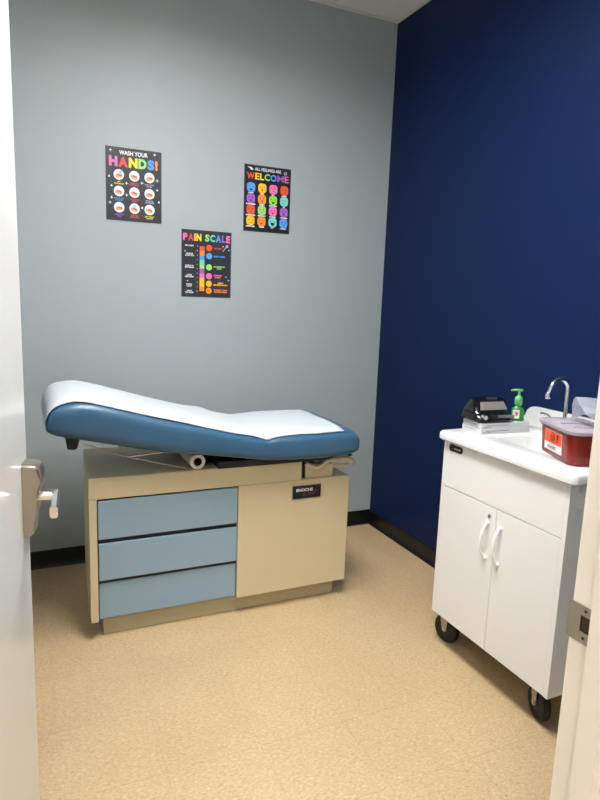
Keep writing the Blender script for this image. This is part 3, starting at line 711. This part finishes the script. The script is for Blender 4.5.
tube(hl, catmull([(FX, FY_ + .055, tz1 + .048), (FX - .012, FY_ + .062, tz1 + .078), (FX - .026, FY_ + .072, tz1 + .091), (FX - .042, FY_ + .084, tz1 + .094)], 5), .0055, 10)
obj('lever', hl, 'chrome', F, smooth=50)

# ------------------------------------------------------------------ things on the cart
BA = math.radians(-4.0)
BM = Matrix.Translation((1.645, 1.836, 0)) @ Matrix.Rotation(BA, 4, 'Z')      # local: u right, v back
for z0, z1, lab, du in ((tz1, tz1 + .0205, 'flat white printed carton lying on the sink cart, under another one', 0.0), (tz1 + .0212, tz1 + .0425, 'flat white printed carton under the black device, on top of another one', 0.002)):
    cen = BM @ Vector((.123, .07, z0))
    cb = obj('white_carton', xf(B((du, du, z0), (.240 + du * .5, .125 - du, z1), .0012, 1), BM), 'carton_white', None, origin=tuple(cen))
    tag(cb, lab, 'carton', 'white cartons stacked on the sink cart')
    pm = bmesh.new()
    for k, (a, b, zz) in enumerate([(.025, .135, .6), (.01, .018, .35), (.02, .05, .3)]):
        box(pm, (a + du, du - .0004, z0 + (z1 - z0) * zz - .0012), (b + du, du + .0004, z0 + (z1 - z0) * zz + .0012))
    for a, b, zz in ((.03, .11, .6),):
        box(pm, (du - .0004, a, z0 + (z1 - z0) * zz - .001), (du + .0004, b, z0 + (z1 - z0) * zz + .001))
    obj('printed_lines', xf(pm, BM), 'print_grey', cb)
DZ = tz1 + .0430
D = thing('black_device', 'glossy black tabletop device with a grey window, resting on white cartons', 'device', tuple(BM @ Vector((.10, .07, DZ))))
def dloft(secs, m_bev=0):
    bm = bmesh.new(); R_ = []
    for u0, u1, v0, v1, z, r in secs:
        R_.append([bm.verts.new(((u0 + u1) / 2 + a, (v0 + v1) / 2 + b, z)) for a, b in rrect(u1 - u0, v1 - v0, r, 5)])
    nn = len(R_[0])
    for a, b in zip(R_, R_[1:]):
        for k in range(nn): bm.faces.new((a[k], a[(k + 1) % nn], b[(k + 1) % nn], b[k]))
    bm.faces.new(R_[0][::-1]); bm.faces.new(R_[-1]); return bm
U0, U1, V0, V1 = -.014, .168, .002, .142
obj('body', xf(dloft([(U0 + .012, U1 - .012, V0 + .012, V1 - .01, DZ, .03), (U0, U1, V0, V1, DZ + .010, .035), (U0, U1, V0, V1, DZ + .016, .035), (U0 + .006, U1 - .006, V0 + .010, V1, DZ + .030, .034), (U0 + .012, U1 - .012, V0 + .020, V1 - .002, DZ + .036, .032)]), BM), 'black_plastic', D, smooth=45)
obj('lid', xf(dloft([(U0 + .008, U1 - .008, V0 + .024, V1, DZ + .036, .032), (U0 + .010, U1 - .010, V0 + .028, V1, DZ + .042, .032), (U0 + .038, U1 + .016, V0 + .074, V1 - .004, DZ + .080, .026), (U0 + .056, U1 + .004, V0 + .086, V1 - .012, DZ + .088, .02)]), BM), 'black_plastic', D, smooth=45)
# slanted window lying on the lid's front slope
def slope(u, f, off):      # f 0..1 up the slope
    v = V0 + .028 + (.074 - .028) * f; z = DZ + .042 + .038 * f
    nn = Vector((0, -.038, .046)).normalized(); return BM @ (Vector((u, v, z)) + nn * off)
wi = bmesh.new(); quad = [(.018, .16), (.150, .16), (.156, .88), (.040, .88)]
lo_ = [wi.verts.new(slope(u, f, -.0005)) for u, f in quad]; hi_ = [wi.verts.new(slope(u, f, .0012)) for u, f in quad]
wi.faces.new(hi_); wi.faces.new(lo_[::-1])
for k in range(4): wi.faces.new((lo_[k], lo_[(k + 1) % 4], hi_[(k + 1) % 4], hi_[k]))
obj('window', wi, 'window_grey', D)
obj('control_strip', xf(B((.085, V0 + .003, DZ + .0175), (.165, V0 + .0105, DZ + .031), .002), BM), 'panel_grey', D)
obj('display', xf(B((.050, V0 + .002, DZ + .0175), (.083, V0 + .0105, DZ + .031), .002), BM), 'black_satin', D)
kn = bmesh.new(); tube(kn, [BM @ Vector((.018, V0 + .016, DZ + .024)), BM @ Vector((.018, V0 - .004, DZ + .024))], [.0105, .009], 18); obj('knob', kn, 'polished', D, smooth=40)
obj('latch', xf(B((.085, V0 + .082, DZ + .078), (.135, V0 + .097, DZ + .090), .003), BM), 'satin_steel', D)

# hand soap
sp0 = BM @ Vector((.204, .036, tz1 + .0427))
G = thing('soap_bottle', 'green hand soap pump bottle beside the black device', 'soap bottle', tuple(sp0))
sc_ = bmesh.new(); R_ = []
for ww, dd, z, r in ((.046, .030, 0, .010), (.050, .033, .003, .012), (.051, .034, .030, .012), (.050, .033, .046, .012), (.040, .028, .056, .012), (.026, .024, .060, .0115), (.024, .022, .064, .0105)):
    R_.append([sc_.verts.new((sp0.x + a, sp0.y + b, sp0.z + z)) for a, b in rrect(ww, dd, r, 5)])
for a, b in zip(R_, R_[1:]):
    for k in range(len(a)): sc_.faces.new((a[k], a[(k + 1) % len(a)], b[(k + 1) % len(b)], b[k]))
sc_.faces.new(R_[0][::-1]); sc_.faces.new(R_[-1]); bt = obj('bottle', sc_, 'soap_green', G, smooth=50)
lb = bmesh.new(); box(lb, (sp0.x - .0235, sp0.y - .0180, sp0.z + .012), (sp0.x + .004, sp0.y - .0160, sp0.z + .047), .0008, 1)
lbo = obj('label', lb, 'ink_white', bt)
fl_ = bmesh.new()
for a, b in ((-.011, .036), (-.005, .033), (-.009, .027)): tube(fl_, [(sp0.x + a, sp0.y - .0179, sp0.z + b), (sp0.x + a, sp0.y - .0186, sp0.z + b)], .0042, 10)
obj('label_flower', fl_, 'ink_red', lbo)
pu = lathe(bmesh.new(), [(.0125, .0642), (.0165, .070), (.0170, .088), (.0155, .098), (.0095, .104), (.0060, .107), (.0050, .124)], sp0, 'z', 20)
po = obj('pump', pu, 'pump_green', G, smooth=45)
nz = bmesh.new(); tube(nz, catmull([(sp0.x + .012, sp0.y + .002, sp0.z + .1275), (sp0.x, sp0.y, sp0.z + .1285), (sp0.x - .018, sp0.y + .002, sp0.z + .128), (sp0.x - .033, sp0.y + .004, sp0.z + .1245)], 4), [.006] * 5 + [.0055] * 4 + [.004] * 4, 10); obj('nozzle', nz, 'pump_green', po, smooth=50)

G.rotation_euler.z = math.radians(-30)
# sharps container
SA = Vector((1.6000, 1.3560)); sd = Vector((.076, .197)).normalized(); sn = Vector((sd.y, -sd.x))
SM = Matrix(((sd.x, sn.x, 0, SA.x), (sd.y, sn.y, 0, SA.y), (0, 0, 1, tz1 + .0006), (0, 0, 0, 1)))   # local: u along left face, v to the right
SL, SWd = .240, .150
Q = thing('sharps_container', 'red plastic sharps container with clear open lid on the sink cart', 'sharps container', tuple(SM @ Vector((SL / 2, SWd / 2, 0))))
def sloft(secs, sm=45):
    bm = bmesh.new(); R_ = []
    for g, z, r in secs: R_.append([bm.verts.new((SL / 2 + a, SWd / 2 + b, z)) for a, b in rrect(SL + g, SWd + g, r, 6)])
    nn = len(R_[0])
    for a, b in zip(R_, R_[1:]):
        for k in range(nn): bm.faces.new((a[k], a[(k + 1) % nn], b[(k + 1) % nn], b[k]))
    bm.faces.new(R_[0][::-1]); bm.faces.new(R_[-1]); return bm
tub = obj('tub', xf(sloft([(-.020, 0, .028), (-.008, .004, .032), (-.004, .012, .034), (.006, .100, .036), (.014, .1005, .038), (.014, .104, .038)]), SM), 'red_plastic', Q, smooth=45)
lid = obj('lid', xf(sloft([(.018, .1045, .039), (.024, .1055, .040), (.024, .115, .040), (.016, .1185, .038)]), SM), 'clear_lid', Q, smooth=45)
rb = bmesh.new()
box(rb, (.055, .030, .1187), (.062, SWd - .01, .1225), .001, 1); box(rb, (.125, .02, .1187), (.131, SWd - .02, .1225), .001, 1); obj('lid_rib', xf(rb, SM), 'clear_lid', lid)
def sface(bm, u0, u1, z0, z1, off, mi=0):   # quad lying on the left (v=0) face, following its draft
    f = lambda z: -(-.002 + .005 * (z - .012) / .088) - off
    vs = [bm.verts.new(SM @ Vector((u, f(z), z))) for u, z in ((u0, z0), (u1, z0), (u1, z1), (u0, z1))]
    vb = [bm.verts.new(SM @ Vector((u, f(z) + off + .0005, z))) for u, z in ((u0, z0), (u1, z0), (u1, z1), (u0, z1))]
    bm.faces.new(vs); bm.faces.new(vb[::-1])
    for k in range(4): bm.faces.new((vs[k], vs[(k + 1) % 4], vb[(k + 1) % 4], vb[k]))
    return bm
lb = obj('label', sface(bmesh.new(), .066, .188, .020, .090, .0012), 'ink_white', tub)
obj('label_field', sface(bmesh.new(), .067, .187, .047, .089, .0018), 'label_orange', lb)
uu = Vector((-sd.x, -sd.y, 0)); oo = SM @ Vector((.178, -.0045, 0))
LM = Matrix(((uu.x, 0, 0, oo.x), (uu.y, 0, 0, oo.y), (0, 1, 0, oo.z), (0, 0, 0, 1)))
obj('lettering', text_bm(bmesh.new(), 'BIOHAZARD', .022, .030, .078, .040, LM, .03), 'ink_ink', lb)
bi = bmesh.new()
for k in range(3):
    a = math.radians(90 + 120 * k); c_ = (.050 + .008 * math.cos(a), .070 + .008 * math.sin(a))
    tube(bi, [LM @ Vector((c_[0] + .008 * math.cos(math.radians(t_)), c_[1] + .008 * math.sin(math.radians(t_)), 0)) for t_ in range(int(math.degrees(a)) - 130, int(math.degrees(a)) + 131, 20)], .0012, 5)
tube(bi, [LM @ Vector((.050 + .006 * math.cos(math.radians(t_)), .070 + .006 * math.sin(math.radians(t_)), 0)) for t_ in range(0, 361, 24)], .0009, 5)
obj('biohazard_mark', bi, 'ink_scriptred', lb)
bi = bmesh.new(); tube(bi, [LM @ Vector((a, b, 0)) for a, b in ((.080, .078), (.084, .083), (.089, .080), (.086, .072), (.085, .066))], .0018, 6); tube(bi, [LM @ Vector((.085, .0585, 0)), LM @ Vector((.085, .0615, 0))], .002, 6); obj('warning_mark', bi, 'ink_ink', lb)
# opened clear flap: a bent sheet standing on the lid
fp = bmesh.new()
FV = {k: fp.verts.new(SM @ Vector(p)) for k, p in dict(A=(.190, .094, .1195), B=(.190, .090, .150), C=(.187, .086, .176), D=(.176, .083, .196), E=(.158, .080, .208), F=(.120, .079, .185), G=(.082, .080, .160),
      H=(.112, .085, .153), I=(.150, .090, .138), J=(.100, .086, .216), K=(.010, .104, .224), L=(.002, .106, .185), M=(.004, .104, .1195), N=(.048, .096, .146)).items()}
for q in ('ABI', 'BCHI', 'CDFH', 'DEF', 'FGH', 'EJF', 'JKLF', 'FLG', 'GLN', 'LMN'): fp.faces.new([FV[c] for c in q])
fpo = obj('flap', fp, 'clear_flap', lid)
m_ = fpo.modifiers.new('thickness', 'SOLIDIFY'); m_.thickness = .0015
